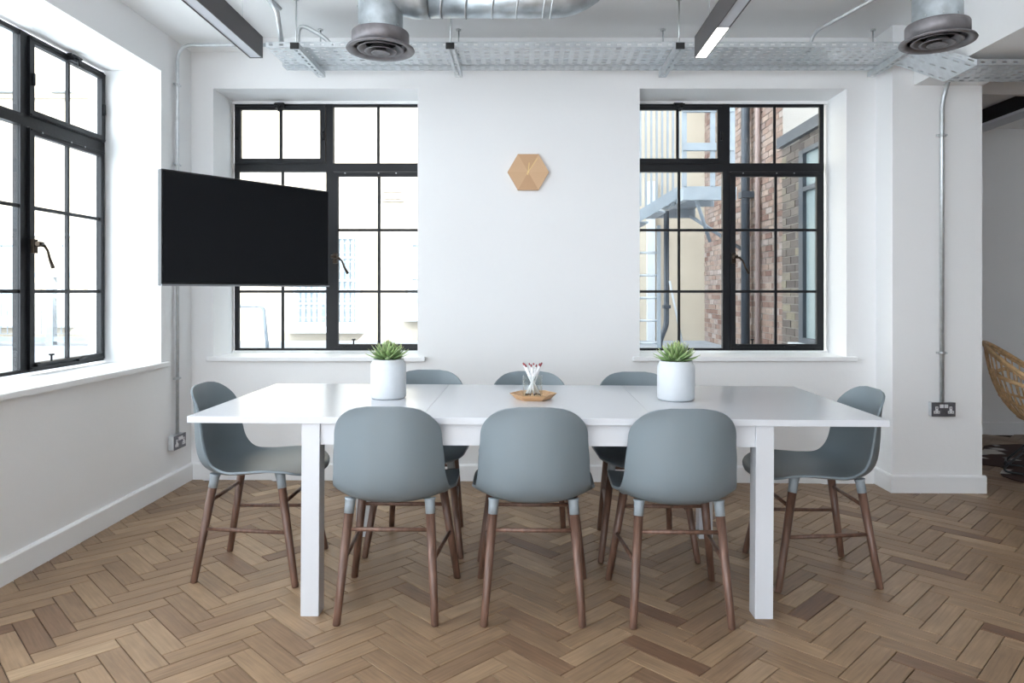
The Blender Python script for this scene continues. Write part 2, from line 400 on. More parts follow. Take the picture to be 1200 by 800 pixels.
# ------------------------------------------------------------------ steel windows
def window(name, mp, vent_left):
    """u 0..1.33 across, z up, d outward. vent_left: the vent and the fixed light are in the left bay,
    the casement in the right; otherwise the right bay has vent and casement."""
    root = struct(empty(name, mp(.665, 0, .815)))
    def part(nm, boxes, m='steel', parent=root, bev=0):
        b = MB()
        for (u0, u1, d0, d1_, z0, z1) in boxes: b.box(u0, u1, d0, d1_, z0, z1, mp=mp, bev=bev)
        o = b.build(nm, m, parent); o.matrix_parent_inverse = root.matrix_world.inverted() if parent == root else Matrix(); return o
    root_inv = Matrix.Translation(root.location).inverted()
    def part(nm, boxes, m='steel', parent=None):
        b = MB()
        for (u0, u1, d0, d1_, z0, z1) in boxes: b.box(u0, u1, d0, d1_, z0, z1, mp=mp)
        b.v = [tuple(Vector(v) - root.location) for v in b.v]
        return b.build(nm, m, parent or root)
    Z0, Z1, ZM = .815, 2.518, 2.078
    part('frame', [(0, 1.33, .004, .026, Z0, Z0 + .018), (0, 1.33, .004, .026, Z1 - .023, Z1), (0, .03, .004, .026, Z0 + .018, Z1 - .023), (1.30, 1.33, .004, .026, Z0 + .018, Z1 - .023),
                   (.632, .680, .0, .039, Z0 + .001, Z1 - .001), (.001, 1.329, -.001, .041, ZM - .03, ZM + .028)])
    def light(u0, u1, z0, z1, zbars, fw):
        """glazing inside u0..u1,z0..z1 (clear opening), fw = sash frame width, 0 for fixed"""
        if fw:
            e = .006
            part('casement_frame', [(u0 - fw, u1 + fw, -.012, .016, z0 - fw, z0), (u0 - fw, u1 + fw, -.012, .016, z1, z1 + fw * .9),
                                  (u0 - fw, u0, -.012, .016, z0, z1), (u1, u1 + fw, -.012, .016, z0, z1),
                                  (u0 - fw + e, u1 + fw - e, -.018, -.012, z0 - fw + e, z0 - fw + 2 * e), (u0 - fw + e, u1 + fw - e, -.018, -.012, z1 + fw * .9 - 2 * e, z1 + fw * .9 - e)])
        um = (u0 + u1) / 2; bw = .009
        part('glazing_bar', [(um - bw, um + bw, -.003 if fw else .004, .013, z0, z1)])
        zs = [z0] + list(zbars) + [z1]
        for zb in zbars: part('glazing_bar', [(u0, u1, -.002 if fw else .005, .012, zb - bw, zb + bw)])
        for k in range(len(zs) - 1):
            a = zs[k] + (bw if k else 0); b_ = zs[k + 1] - (bw if k < len(zs) - 2 else 0)
            for p, q_ in ((u0, um - bw), (um + bw, u1)):
                part('pane', [(p, q_, .008, .011, a, b_)], 'glass')
    bars = (1.223, 1.646)
    if vent_left:
        light(.047, .593, 2.137, 2.472, (), .036); light(.030, .632, .833, 2.048, bars, 0)
        light(.680, 1.30, 2.106, 2.495, (), 0); light(.717, 1.275, .862, 2.013, bars, .034)
        cu, vu, hu = .717, .32, .70
    else:
        light(.717, 1.283, 2.137, 2.472, (), .034); light(.717, 1.275, .862, 2.013, bars, .034)
        light(.030, .632, 2.106, 2.495, (), 0); light(.030, .632, .833, 2.048, bars, 0)
        cu, vu, hu = .717, 1.0, .70
    # hardware
    def hw(nm, fn, m='brass'):
        b = MB(); fn(b); b.v = [tuple(Vector(mp(*v)) - root.location) for v in b.v]; return b.build(nm, m, root)
    hz = 1.45
    def handle(b):
        b.box(hu - .014, hu + .014, -.03, -.012, hz - .035, hz + .035)
        b.tube([(hu, -.02, hz + .005), (hu, -.05, hz + .005)], .009, 10)
        b.tube([(hu, -.05, hz + .005), (hu + .03, -.052, hz + .004), (hu + .055, -.052, hz - .02), (hu + .07, -.052, hz - .06), (hu + .095, -.052, hz - .105)], [.007, .008, .006, .007, .010], 10)
        b.tube([(hu + .02, -.05, hz + .012), (hu - .02, -.05, hz + .012)], .012, 10)
    hw('handle', handle)
    def stay(b):
        zz = .862
        b.box(cu + .02, cu + .36, -.028, -.018, zz - .012, zz - .002)
        b.tube([(cu + .11, -.023, zz), (cu + .11, -.023, zz + .028)], .005, 8); b.tube([(cu + .11, -.023, zz + .028), (cu + .11, -.023, zz + .037)], .013, 10)
        b.box(cu + .33, cu + .41, -.03, -.012, zz - .022, zz - .008); b.box(cu + .0, cu + .05, -.03, -.012, zz - .02, zz - .006)
    hw('casement_stay', stay, 'steel')
    def catch(b):
        b.box(vu - .03, vu + .03, -.035, -.01, 2.477, 2.515); b.tube([(vu, -.03, 2.50), (vu, -.055, 2.485), (vu + .005, -.055, 2.45)], .007, 8)
        b.tube([(vu - .03, -.045, 2.50), (vu + .04, -.045, 2.50)], .008, 8)
    hw('vent_catch', catch, 'steel')
    for du in (-.25, .25):
        hw('hinge', lambda b: b.tube([(vu + du * 1.19, -.018, 2.26), (vu + du * 1.19, -.018, 2.32)], .008, 8), 'steel')
    hw('screw', lambda b: [b.tube([(cu + t, -.014, 2.035), (cu + t, -.02, 2.035)], .005, 8) for t in (.05, .28, .40)], 'silver')
    return root
window('window_1', lambda u, d, z: (-2.012 + u, 4.872 + d, z), True)
window('window_2', lambda u, d, z: (.720 + u, 4.872 + d, z), True)
window('window_3', lambda u, d, z: (-2.5 - d, 2.862 + u, z), False)

# ================================================================== OUTSIDE
GZ = .43
struct(MB().box(-14, 2.49, 5.2, 14, GZ - .3, GZ).box(2.49, 5, 6.96, 14, GZ - .3, GZ).build('terrace', 'stone')).name = 'floor_terrace'
FY = 11.5
cb = empty('cream_building', (-3, FY, GZ)); tag(cb, 'cream rendered building across the courtyard with sash windows', 'building')
def ext(mb, nm, m, root):
    mb.v = [tuple(Vector(v) - root.location) for v in mb.v]; return mb.build(nm, m, root)
ext(MB().box(-13, 3.3, FY, FY + .4, 0, 14), 'wall', 'cream', cb)
ext(MB().box(-13, 2.9, FY - .05, FY, 4.36, 4.42), 'string_course', 'cream', cb)
ext(MB().box(-9.6, -7.25, FY - .03, FY, 2.13, 2.17), 'lintel_band', 'whiteext', cb)
def facade_window(x0, x1, z0, z1, grid=(2, 3), grille=False):
    f = MB(); w_ = .07
    f.box(x0, x1, FY - .05, FY, z1 - w_, z1); f.box(x0, x1, FY - .05, FY, z0, z0 + w_); f.box(x0, x0 + w_, FY - .05, FY, z0 + w_, z1 - w_); f.box(x1 - w_, x1, FY - .05, FY, z0 + w_, z1 - w_)
    f.box(x0 - .08, x1 + .08, FY - .14, FY, z0 - .1, z0 - .001)
    for k in range(1, grid[0]): x = x0 + (x1 - x0) * k / grid[0]; f.box(x - .02, x + .02, FY - .045, FY - .001, z0 + w_, z1 - w_)
    for k in range(1, grid[1]): z = z0 + (z1 - z0) * k / grid[1]; f.box(x0 + w_, x1 - w_, FY - .040, FY - .002, z - .02, z + .02)
    wn = ext(f, 'window', 'whiteext', cb)
    p = MB().box(x0 + w_, x1 - w_, FY - .02, FY - .005, z0 + w_, z1 - w_); p.v = [tuple(Vector(v) - cb.location) for v in p.v]; p.build('pane', 'extglass', wn)
    if grille:
        g = MB()
        for k in range(1, 12): x = x0 + (x1 - x0) * k / 12; g.box(x - .006, x + .006, FY - .10, FY - .085, z0, z1)
        for k in range(1, 10): z = z0 + (z1 - z0) * k / 10; g.box(x0, x1, FY - .10, FY - .085, z - .006, z + .006)
        g.v = [tuple(Vector(v) - cb.location) for v in g.v]; g.build('grille', 'pale', wn)
facade_window(-3.78, -2.70, .66, 2.15, (2, 4), True)
facade_window(-1.92, -1.2, .85, 2.05, (2, 2))
facade_window(-8.78, -8.25, 4.55, 5.6, (1, 3)); facade_window(-7.62, -7.42, 4.55, 5.2, (1, 2))
facade_window(-8.6, -8.2, .75, 2.05, (1, 2)); facade_window(-7.6, -7.42, .75, 2.05, (1, 2))
v = MB().box(-2.36, -1.98, FY - .03, FY, 2.69, 2.91)
vv = ext(v, 'vent_plate', 'cream', cb)
g = MB()
for z in (2.74, 2.85): g.box(-2.32, -2.02, FY - .05, FY - .03, z - .012, z + .012)
g.v = [tuple(Vector(p) - cb.location) for p in g.v]; g.build('vent_slot', 'pink', vv)
def bricks(mb, origin, du, n, L_, Hh, rnd, bl=.225, bh=.075, j=.010, out=.008):
    origin = Vector(origin); du = Vector(du); n = Vector(n)
    if mb.tone is None: mb.tone = []
    rows = int(Hh / bh)
    for r_ in range(rows):
        off = -(bl / 2) * (r_ % 2); u = off
        while u < L_:
            a = max(u + j / 2, 0); b = min(u + bl - j / 2, L_); u += bl
            if b - a < .02: continue
            z0 = r_ * bh + j / 2; z1 = (r_ + 1) * bh - j / 2; o_ = out + rnd.uniform(-.003, .003)
            P = lambda uu, zz, dd: origin + du * uu + Vector((0, 0, zz)) + n * dd
            mb.add([P(a, z0, 0), P(b, z0, 0), P(b, z1, 0), P(a, z1, 0), P(a, z0, o_), P(b, z0, o_), P(b, z1, o_), P(a, z1, o_)],
                   [(4, 5, 6, 7), (0, 1, 5, 4), (1, 2, 6, 5), (2, 3, 7, 6), (3, 0, 4, 7)])
            t = rnd.random(); mb.tone += [t] * 5
rb = random.Random(5)
# brick quoin on the cream building, seen in the side window
m_ = MB(); bricks(m_, (-7.2, FY, GZ), (1, 0, 0), (0, -1, 0), .34, 5.5, rb)
m_.v = [tuple(Vector(p) - cb.location) for p in m_.v]; o = m_.build('brick_quoin', 'brickp', cb); o['kind'] = 'stuff'
# tall brick wing
AX = 2.9
ba = empty('brick_building', (AX, 8.3, GZ)); tag(ba, 'tall brown brick wing seen through the right window', 'building')
ext(MB().box(AX, AX + .5, 8.0, FY - .001, 0, 14), 'wall', 'mortar', ba)
m_ = MB(); bricks(m_, (AX, 8.0, GZ), (0, 1, 0), (-1, 0, 0), FY - 8.0, 4.6, rb); o = ext(m_, 'brickwork', 'brick', ba); o['kind'] = 'stuff'
# low wing with steel window
BX = 2.5
bb = empty('low_brick_wing', (BX, 6, GZ)); tag(bb, 'low dark brick wing with a grey framed window, far right of view', 'building')
ext(MB().box(BX, BX + .055, 4.98, 6.9, 0, .76).box(BX, BX + .055, 6.45, 6.9, .76, 2.64).box(BX, BX + .055, 4.98, 5.1, .76, 2.64).box(BX, BX + .055, 5.1, 6.45, 2.5, 2.64), 'wall', 'mortar', bb)
m_ = MB(); bricks(m_, (BX, 6.45, GZ), (0, 1, 0), (-1, 0, 0), .45, 2.2, rb); bricks(m_, (BX, 4.98, GZ), (0, 1, 0), (-1, 0, 0), 1.47, .3, rb); bricks(m_, (BX, 5.0, 2.5), (0, 1, 0), (-1, 0, 0), 1.47, .15, rb)
o = ext(m_, 'brickwork', 'brickd', bb); o['kind'] = 'stuff'
ext(MB().box(BX - .05, BX + .055, 4.98, 6.94, 2.62, 2.72), 'coping', 'pipe', bb)
f = MB()
for z0, z1 in ((.76, .81), (2.12, 2.16), (2.46, 2.50)): f.box(BX - .02, BX + .03, 5.15, 6.35, z0, z1)
for y, w2 in ((5.1, .05), (5.55, .035), (5.95, .035), (6.35, .10)): f.box(BX - .021, BX + .031, y, y + w2, .76, 2.5)
ext(f, 'window_frame', 'pipe', bb); ext(MB().box(BX + .012, BX + .02, 5.1, 6.45, .8, 2.48), 'pane', 'paleglass', bb)
ext(MB().box(BX - .10, BX, 5.05, 6.5, .71, .76), 'sill', 'whiteext', bb)
# pipes
dp = MB().tube([(2.80, 9.05, GZ), (2.80, 9.05, 7)], .055, 14).build('drainpipe', 'pipe'); tag(dp, 'thick dark grey drainpipe running up the brick wing', 'pipe')
m_ = MB().box(2.73, 2.9, 8.98, 9.12, 2.42, 2.5); b_ = m_.build('bracket', 'pipe', dp)
m_ = MB().tube([(2.85, 8.72, GZ), (2.85, 8.72, 7)], .03, 10).build('pale_pipe', 'pink'); tag(m_, 'thin pale pink pipe right of the drainpipe on brick', 'pipe')
dq = MB().tube(bent([(1.62, 8.6, GZ), (1.62, 8.6, .62), (1.70, 8.6, .82), (1.70, 8.6, 2.2)], .05), .034, 12).build('downpipe', 'pipe'); tag(dq, 'slim dark downpipe with a bend near its foot, under the fire escape', 'pipe')
MB().box(1.655, 1.745, 8.55, 8.64, 1.02, 1.06).build('bracket', 'pipe', dq)
m_ = MB().tube([(1.95, 8.7, GZ), (1.72, 8.5, 1.35)], .013, 8).build('broom_handle', 'whiteext'); tag(m_, 'pale pole leaning outside behind the right plant', 'pole')
m_ = MB().box(1.95, 2.07, FY - .12, FY, GZ, 3.0).build('render_pilaster', 'whiteext'); tag(m_, 'narrow white pilaster left of the beige wall strip', 'pilaster')
# fire escape
fe = empty('fire_escape', (2.1, 8.5, 2.3)); tag(fe, 'pale grey steel fire escape with platform, railing and stair', 'staircase')
m_ = MB(); m_.box(1.72, 2.26, 7.7, 9.6, 2.34, 2.37); ext(m_, 'platform', 'pale', fe)
m_ = MB(); m_.box(1.70, 2.28, 7.68, 7.74, 2.22, 2.36); m_.box(1.70, 1.76, 7.741, 9.54, 2.22, 2.355); m_.box(1.70, 2.28, 9.55, 9.61, 2.22, 2.36); m_.box(1.7, 2.28, 8.6, 8.65, 2.26, 2.34); ext(m_, 'edge_beam', 'pale', fe)
for x in (1.72, 2.03, 2.245): ext(MB().box(x - .025, x + .025, 7.70, 7.735, 2.361, 3.3 + (.9 if x > 2 else 0)), 'post', 'pale', fe)
for z in (2.80, 3.22): ext(MB().box(1.70, 2.26, 7.685, 7.745, z - .04, z + .04), 'rail', 'pale', fe)
for x in (1.85,): ext(MB().tube([(x, 7.75, 2.26), (x + .3, 8.3, 1.82)], .022, 8), 'brace', 'pale', fe)
ext(MB().tube([(2.20, 9.5, 2.24), (2.88, 9.5, 1.80)], .025, 8), 'brace', 'pale', fe)
for k in range(8): x = 1.30 + k * .062; ext(MB().box(x - .011, x + .011, 8.06, 8.09, 2.2, 4.2), 'baluster', 'pale', fe)
ext(MB().prism([(1.1, 1.90), (1.72, 2.28), (1.72, 2.42), (1.1, 2.04)], 8.0, 8.05, lambda u, v, d: (u, d, v)), 'stringer', 'pale', fe)
ext(MB().prism([(1.1, 1.90), (1.72, 2.28), (1.72, 2.42), (1.1, 2.04)], 8.7, 8.75, lambda u, v, d: (u, d, v)), 'stringer', 'pale', fe)
for k in range(3): ext(MB().box(1.15 + k * .2, 1.38 + k * .2, 8.02, 8.72, 2.0 + k * .12, 2.02 + k * .12), 'tread', 'pale', fe)
ld = empty('ladder', (1.45, 8.3, GZ)); tag(ld, 'pale steel ladder rising at the left edge of the right window', 'ladder')
for x in (1.30, 1.55): ext(MB().box(x - .02, x + .02, 8.27, 8.33, GZ, 2.0), 'stile', 'pale', ld)
for k in range(5): ext(MB().tube([(1.30, 8.3, .62 + k * .265), (1.55, 8.3, .62 + k * .265)], .014, 8), 'rung', 'whiteext', ld)
# railing walkway, left
rl = empty('walkway_railing', (-7, 10.5, GZ)); tag(rl, 'pale steel walkway railing with mesh infill outside the side window', 'railing')
for x in (-8.9, -7.05, -5.4): ext(MB().box(x - .05, x + .05, 10.45, 10.55, GZ, 1.5), 'post', 'pale', rl)
for z in (1.47, .52): ext(MB().box(-9.4, -5.3, 10.46, 10.54, z - .035, z + .035), 'rail', 'pale', rl)
m_ = MB()
for k in range(36): x = -9.2 + k * .1; m_.box(x - .004, x + .004, 10.49, 10.50, .6, 1.35)
for k in range(8): z = .6 + k * .107; m_.box(-9.25, -5.5, 10.49, 10.50, z - .004, z + .004)
o = ext(m_, 'mesh_infill', 'pale', rl); o['kind'] = 'stuff'
hr = MB().tube(bent([(-5.0, 10, 1.02), (-3.72, 10, 1.02), (-3.66, 10, .4)], .08), .025, 10).build('handrail', 'pale'); tag(hr, 'pale handrail end outside the left back window', 'railing')

# ================================================================== TABLE
tb = empty('dining_table')
tag(tb, 'long white rectangular extending table in the middle of the room', 'table')
TX0, TX1, TY0, TY1, TZ = -1.312, 1.312, -.475, .475, .749
sx = [TX0, -.438, .438, TX1]
for k in range(3): MB().box(sx[k] + .0004, sx[k + 1] - .0004, TY0, TY1, TZ - .025, TZ, bev=.0015).build('tabletop_panel', 'table', tb)
for sx_, x in ((-1, -.853), (1, .85)):
    for y in (-.43, .43): MB().box(x - .034, x + .034, y - .035, y + .035, .0, TZ - .0255, bev=.002).build('leg', 'table', tb)
for y in (-.445, .445): MB().box(-.818, .815, y - .011, y + .011, .642, TZ - .026).build('apron', 'table', tb)
for x in (-.853, .85): MB().box(x - .011, x + .011, -.394, .394, .642, TZ - .026).build('apron', 'table', tb)
place(tb, .04, 3.115)

# ================================================================== CHAIRS
def make_chair():
    root = empty('dining_chair')
    cen = [(.272, .428), (.262, .443), (.235, .452), (.18, .454), (.10, .448), (.02, .440), (-.06, .434), (-.13, .434), (-.18, .444), (-.22, .466), (-.248, .505), (-.260, .555), (-.264, .61), (-.266, .67), (-.267, .73), (-.268, .775), (-.270, .808)]
    rimc = [(.25, .438), (.243, .449), (.220, .461), (.175, .473), (.10, .479), (.03, .475), (-.03, .471), (-.07, .473), (-.098, .479), (-.121, .490), (-.142, .512), (-.159, .548), (-.171, .60), (-.181, .655), (-.193, .715), (-.214, .765), (-.246, .808)]
    def spl(L_):
        P = [Vector(p) for p in L_]; out = []
        for i in range(len(P) - 1):
            p0 = P[max(i - 1, 0)]; p1 = P[i]; p2 = P[i + 1]; p3 = P[min(i + 2, len(P) - 1)]
            for k in range(12):
                t = k / 12; out.append(.5 * ((2 * p1) + (p2 - p0) * t + (2 * p0 - 5 * p1 + 4 * p2 - p3) * t * t + (3 * p1 - p0 - 3 * p2 + p3) * t ** 3))
        return out + [P[-1]]
    dense, drim = spl(cen), spl(rimc); cum = [0]
    for i in range(1, len(dense)): cum.append(cum[-1] + (dense[i] - dense[i - 1]).length)
    Ltot = cum[-1]
    import bisect
    def at(s):
        s = max(0, min(Ltot, s)); i = min(max(bisect.bisect_right(cum, s) - 1, 0), len(cum) - 2)
        t = (s - cum[i]) / max(1e-9, cum[i + 1] - cum[i]); return dense[i].lerp(dense[i + 1], t), drim[i].lerp(drim[i + 1], t)
    def interp(tab, x):
        for (a, va), (b, vb) in zip(tab, tab[1:]):
            if x <= b:
                t = (x - a) / (b - a); t = t * t * (3 - 2 * t); return va + (vb - va) * t
        return tab[-1][1]
    wt = [(0, .222), (.25, .238), (.42, .238), (.58, .216), (.75, .204), (.88, .196), (1.0, .185)]
    nr, nc = 60, 30; vs = []
    for r_ in range(nr + 1):
        tt = r_ / nr; e = .5 - .5 * math.cos(math.pi * tt); tt = .45 * tt + .55 * e
        s = tt * Ltot; W0 = interp(wt, tt); W_ = W0
        d0 = s / .10; d1_ = (Ltot - s) / .11
        if d0 < 1: W_ *= max(.03, (1 - (1 - d0) ** 2.6)) ** (1 / 2.6)
        if d1_ < 1: W_ *= max(.03, (1 - (1 - d1_) ** 3)) ** (1 / 3)
        p, q_ = at(s)
        for c in range(nc + 1):
            u = -1 + 2 * c / nc; u = math.sin(u * math.pi / 2) * .35 + u * .65
            x = u * W_; k = (abs(x) / W0) ** 2.4; pp = p.lerp(q_, k)
            vs.append((x, pp.x, pp.y))
    fs = [(r_ * (nc + 1) + c, r_ * (nc + 1) + c + 1, (r_ + 1) * (nc + 1) + c + 1, (r_ + 1) * (nc + 1) + c) for r_ in range(nr) for c in range(nc)]
    sh = MB().add(vs, fs, True).build('seat_shell', 'shell', root)
    md = sh.modifiers.new('thickness', 'SOLIDIFY'); md.thickness = .009; md.offset = 0
    mb_ = sh.modifiers.new('edge', 'BEVEL'); mb_.width = .002; mb_.segments = 2; mb_.limit_method = 'ANGLE'; mb_.angle_limit = R(50)
    legs = {}
    for sx_ in (-1, 1):
        for nm, top, foot in (('b', Vector((sx_ * .148, -.140, .452)), Vector((sx_ * .18, -.215, 0))), ('f', Vector((sx_ * .158, .135, .455)), Vector((sx_ * .22, .222, 0)))):
            D = (foot - top); j = top + D * .135
            fl_ = foot - D.normalized() * .004
            # keep the foot's cut level with the floor
            lg = MB().tube([j, fl_, foot], [.0178, .0142, .0125], 18)
            zc = min(v[2] for v in lg.v); lg.v = [(a, b, max(c, .0008)) for a, b, c in lg.v]
            lo = lg.build('leg', 'walnut', root)
            c0 = top + D * (.012 if nm == 'b' else -.008)
            cp = MB().tube([c0, top + D * .035, top + D * .07, top + D * .136], [.0225, .0195, .0185, .0180], 18); cp.build('leg_socket', 'cap', lo)
            legs[(sx_, nm)] = (top, foot)
    def on(k, z):
        t, f_ = legs[k]; a = (t.z - z) / (t.z - f_.z); return t.lerp(f_, a)
    def rod(a, b): MB().tube([a, a.lerp(b, .5), b], [.0075, .0085, .0075], 12).build('stretcher', 'walnut', root)
    rod(on((-1, 'b'), .333), on((1, 'b'), .333)); rod(on((-1, 'f'), .333), on((1, 'f'), .333))
    rod(on((-1, 'b'), .220), on((-1, 'f'), .214)); rod(on((1, 'b'), .220), on((1, 'f'), .214))
    return root
ch0 = make_chair()
chairs = [(-.514, 2.795, 0, 'grey shell chair at near side of table, front left, back to us'),
          (.024, 2.795, 0, 'grey shell chair at near side of table, front middle, back to us'),
          (.567, 2.785, 0, 'grey shell chair at near side of table, front right, back to us'),
          (-1.173, 3.13, -90, 'grey shell chair at the left end of the table, facing right'),
          (1.25, 3.11, 90, 'grey shell chair at the right end of the table, facing left'),
          (-.52, 3.455, 180, 'grey shell chair beyond table, partly behind the left plant pot'),
          (.01, 3.42, 180, 'grey shell chair beyond table, behind the glass of pencils'),
          (.555, 3.42, 180, 'grey shell chair beyond table, partly behind the right plant pot')]
for k, (x, y, a, lab) in enumerate(chairs):
    c = ch0 if k == 0 else copy_tree(ch0)
    place(c, x, y, R(a)); tag(c, lab, 'chair', 'moulded dining chairs around the white table')

# ================================================================== TABLE TOP THINGS
def tz(x): return TZ + fz(x) + .0003
def leaf_mesh():
    n, m2 = 9, 6; vs = []; uv = []
    for i in range(n):
        t = i / (n - 1); wd = .0115 * math.sin(math.pi * min(1, .22 + t * .78)) ** .8 * (1 - t ** 4) + .0004; th = .0045 * (1 - t) + .0008
        y = t * .07; z = .010 * t * t * 1.5
        for k in range(m2):
            a = 2 * math.pi * k / m2; vs.append((wd * math.cos(a), y, z + th * math.sin(a) + .0045 * (abs(math.cos(a)) ** 2) * (1 - t)))
    fs = [(i * m2 + k, i * m2 + (k + 1) % m2, (i + 1) * m2 + (k + 1) % m2, (i + 1) * m2 + k) for i in range(n - 1) for k in range(m2)]
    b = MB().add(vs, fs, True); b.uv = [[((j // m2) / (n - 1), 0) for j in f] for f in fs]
    return b
leaf0 = None
def plant(x, y, label, r, h, seed):
    global leaf0
    rn = random.Random(seed); z0 = tz(x)
    root = empty('potted_succulent', (x, y, z0)); tag(root, label, 'plant', 'succulents in pale pots on the table')
    b = MB().lathe([(0, .001), (r * .90, .001), (r * .96, .004), (r, .012), (r, h - .035), (r * .985, h - .022), (r * .92, h - .012), (r * .87, h - .006), (r * .87, h), (r * .80, h), (r * .80, h - .02), (0, h - .02)], seg=56)
    b.build('pot', 'ceramic', root)
    MB().lathe([(0, h - .006), (r * .5, h - .008), (r * .8, h - .014)], seg=24).build('soil', 'soil', root)
    if leaf0 is None:
        leaf0 = leaf_mesh().build('leaf', 'leaf', root, recalc=False); src = leaf0
    src = leaf0
    n = 110; first = True
    for k in range(n):
        o = src if (src.parent == root and first and 'used' not in src) else src.copy()
        if o is not src: COL.objects.link(o)
        first = False
        o.parent = root
        f = k / n; az = k * 2.39996 + rn.uniform(-.15, .15)
        el = R(2 + 84 * f ** .85 + rn.uniform(-6, 6)); s = (1.16 - .30 * f) * rn.uniform(.88, 1.10) * r / .079
        rad = .022 * (1 - f) * r / .079
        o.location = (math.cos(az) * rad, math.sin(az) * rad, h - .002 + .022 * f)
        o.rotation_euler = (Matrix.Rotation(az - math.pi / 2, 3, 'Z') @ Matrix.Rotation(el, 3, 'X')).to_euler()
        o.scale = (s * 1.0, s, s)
    return root
plant(-.610, 3.125, 'spiky green succulent in pale round pot, left one on table', .0775, .172, 2)
plant(.660, 3.125, 'spiky green succulent in pale round pot, right one on table', .0820, .172, 5)
# hexagonal tray
hx = .030; hy = 3.118
b = MB(); hexo = [(.105 * math.cos(R(60 * k)), .105 * math.sin(R(60 * k))) for k in range(6)]; hexi = [(a * .8, c * .8) for a, c in hexo]; hexb = [(a * .72, c * .72) for a, c in hexo]; hexbi = [(a * .66, c * .66) for a, c in hexo]; hexr = [(a * .965, c * .965) for a, c in hexo]
vs = [(a, c, 0) for a, c in hexb] + [(a, c, .026) for a, c in hexo] + [(a, c, .026) for a, c in hexr] + [(a, c, .005) for a, c in hexbi]
fs = [tuple(range(6))[::-1], tuple(range(18, 24))]
for L0 in (0, 6, 12): fs += [(L0 + k, L0 + (k + 1) % 6, L0 + 6 + (k + 1) % 6, L0 + 6 + k) for k in range(6)]
ht = b.add(vs, fs).build('hexagonal_tray', 'tray'); ht.location = (hx, hy, tz(hx)); tag(ht, 'small light wood hexagonal tray at the centre of the table', 'tray')
gl = MB().lathe([(0, 0), (.042, 0), (.0435, .003), (.044, .098), (.0425, .0985), (.0415, .006), (0, .006)], seg=40).build('tumbler', 'tumbler'); gl.location = (hx - .003, hy, tz(hx) + .0055)
tag(gl, 'clear straight glass tumbler holding the pencils on the wooden tray', 'glass')
pens = [(-.030, .004, .036, -.010, .150), (-.026, -.010, .028, .012, .146), (-.034, .012, .020, .010, .152), (-.012, .020, .008, -.02, .150), (-.006, -.016, .012, .02, .148), (.004, .018, -.012, -.016, .151),
        (.014, -.012, -.020, .008, .147), (.026, .010, -.028, -.008, .150), (.030, -.006, -.034, .002, .148), (.033, .012, -.012, .014, .153)]
plab = ['leaning furthest left', 'leaning left at the front', 'leaning left at the back', 'upright at the back left', 'upright at the front', 'upright at the back', 'leaning right at the front', 'leaning right at the back', 'leaning furthest right', 'leaning right behind the others']
for k, (tx, ty, bx_, by_, tzp) in enumerate(pens):
    p0 = Vector((bx_, by_, .0075)); p1 = Vector((tx * 1.25, ty * 1.1, tzp)); d = (p1 - p0)
    rt = empty('pencil', (hx - .003, hy, tz(hx) + .0055)); tag(rt, 'white pencil with dark red end in the glass, ' + plab[k], 'pencil', 'white pencils in the tumbler')
    MB().tube([p0 + d * .08, p0 + d * .93], .0036, 8).build('barrel', 'pencil', rt)
    MB().tube([p0, p0 + d * .08], [.0008, .0036], 8).build('point', 'lead', rt)
    MB().tube([p0 + d * .93, p0 + d], [.0036, .0034], 8).build('eraser', 'tip', rt)

# ================================================================== CLOCK
ck = empty('wall_clock', (.011, WY, 1.99)); tag(ck, 'hexagonal wooden wall clock with thin brass hands on the back wall', 'clock')
b = MB(); b.tone = []
ho = [(.133 * math.cos(R(60 * k)), .133 * math.sin(R(60 * k))) for k in range(6)]
for k in range(6):
    (a, c), (a2, c2) = ho[k], ho[(k + 1) % 6]
    vs = [(0, -.028, 0), (a, -.028, c), (a2, -.028, c2), (a, -.002, c), (a2, -.002, c2)]
    b.add(vs, [(0, 1, 2), (1, 3, 4, 2)]); b.tone += [[.9, .35, .75, .6, .2, .8][k]] * 2
b.build('face', 'clock', ck, recalc=False)
def hand(nm, ang, l, wd, y):
    d = Vector((math.sin(ang), 0, math.cos(ang))); n = Vector((d.z, 0, -d.x)); p = [n * wd - d * .02, n * wd + d * l, -n * wd + d * l, -n * wd - d * .02]
    vs = [(v.x, y, v.z) for v in p] + [(v.x, y - .0015, v.z) for v in p]
    MB().add(vs, [(0, 1, 2, 3), (4, 5, 6, 7), (0, 1, 5, 4), (1, 2, 6, 5), (2, 3, 7, 6), (3, 0, 4, 7)]).build(nm, 'handm', ck)
M['handm'] = mat('pale_brass', (.75, .55, .25), .35, metal=.5)
hand('minute_hand', R(34), .105, .0022, -.033); hand('hour_hand', R(6), .06, .0026, -.031)
MB().tube([(0, -.028, 0), (0, -.036, 0)], .006, 14).build('pin', 'handm', ck)

# ================================================================== TELEVISION
pL = Vector((-1.742, 3.371)); pR = Vector((-1.166, 4.176))
pL = Vector(((189 - 617) / 829 * 3.36, 3.36)); pR = Vector(((385.5 - 617) / 829 * 4.13, 4.13))
dT = (pR - pL); wT = dT.length; dT.normalize(); nT = Vector((dT.y, -dT.x))
tv = empty('television', ((pL.x + pR.x) / 2, (pL.y + pR.y) / 2, 1.53)); tag(tv, 'flat black television angled out from the left wall on a bracket', 'television')
tv.rotation_euler = (0, 0, math.atan2(dT.y, dT.x))
z0t, z1t = 1.249 - 1.53, 1.807 - 1.53
MB().box(-wT / 2, wT / 2, .0, .035, z0t, z1t, bev=.003).build('housing', 'tvbody', tv)
MB().box(-wT / 2 + .008, wT / 2 - .008, -.0015, .001, z0t + .018, z1t - .008).build('screen', 'tvscr', tv)
MB().box(-wT / 2, wT / 2, -.004, .002, z0t, z0t + .009).build('bottom_strip', 'silver', tv)
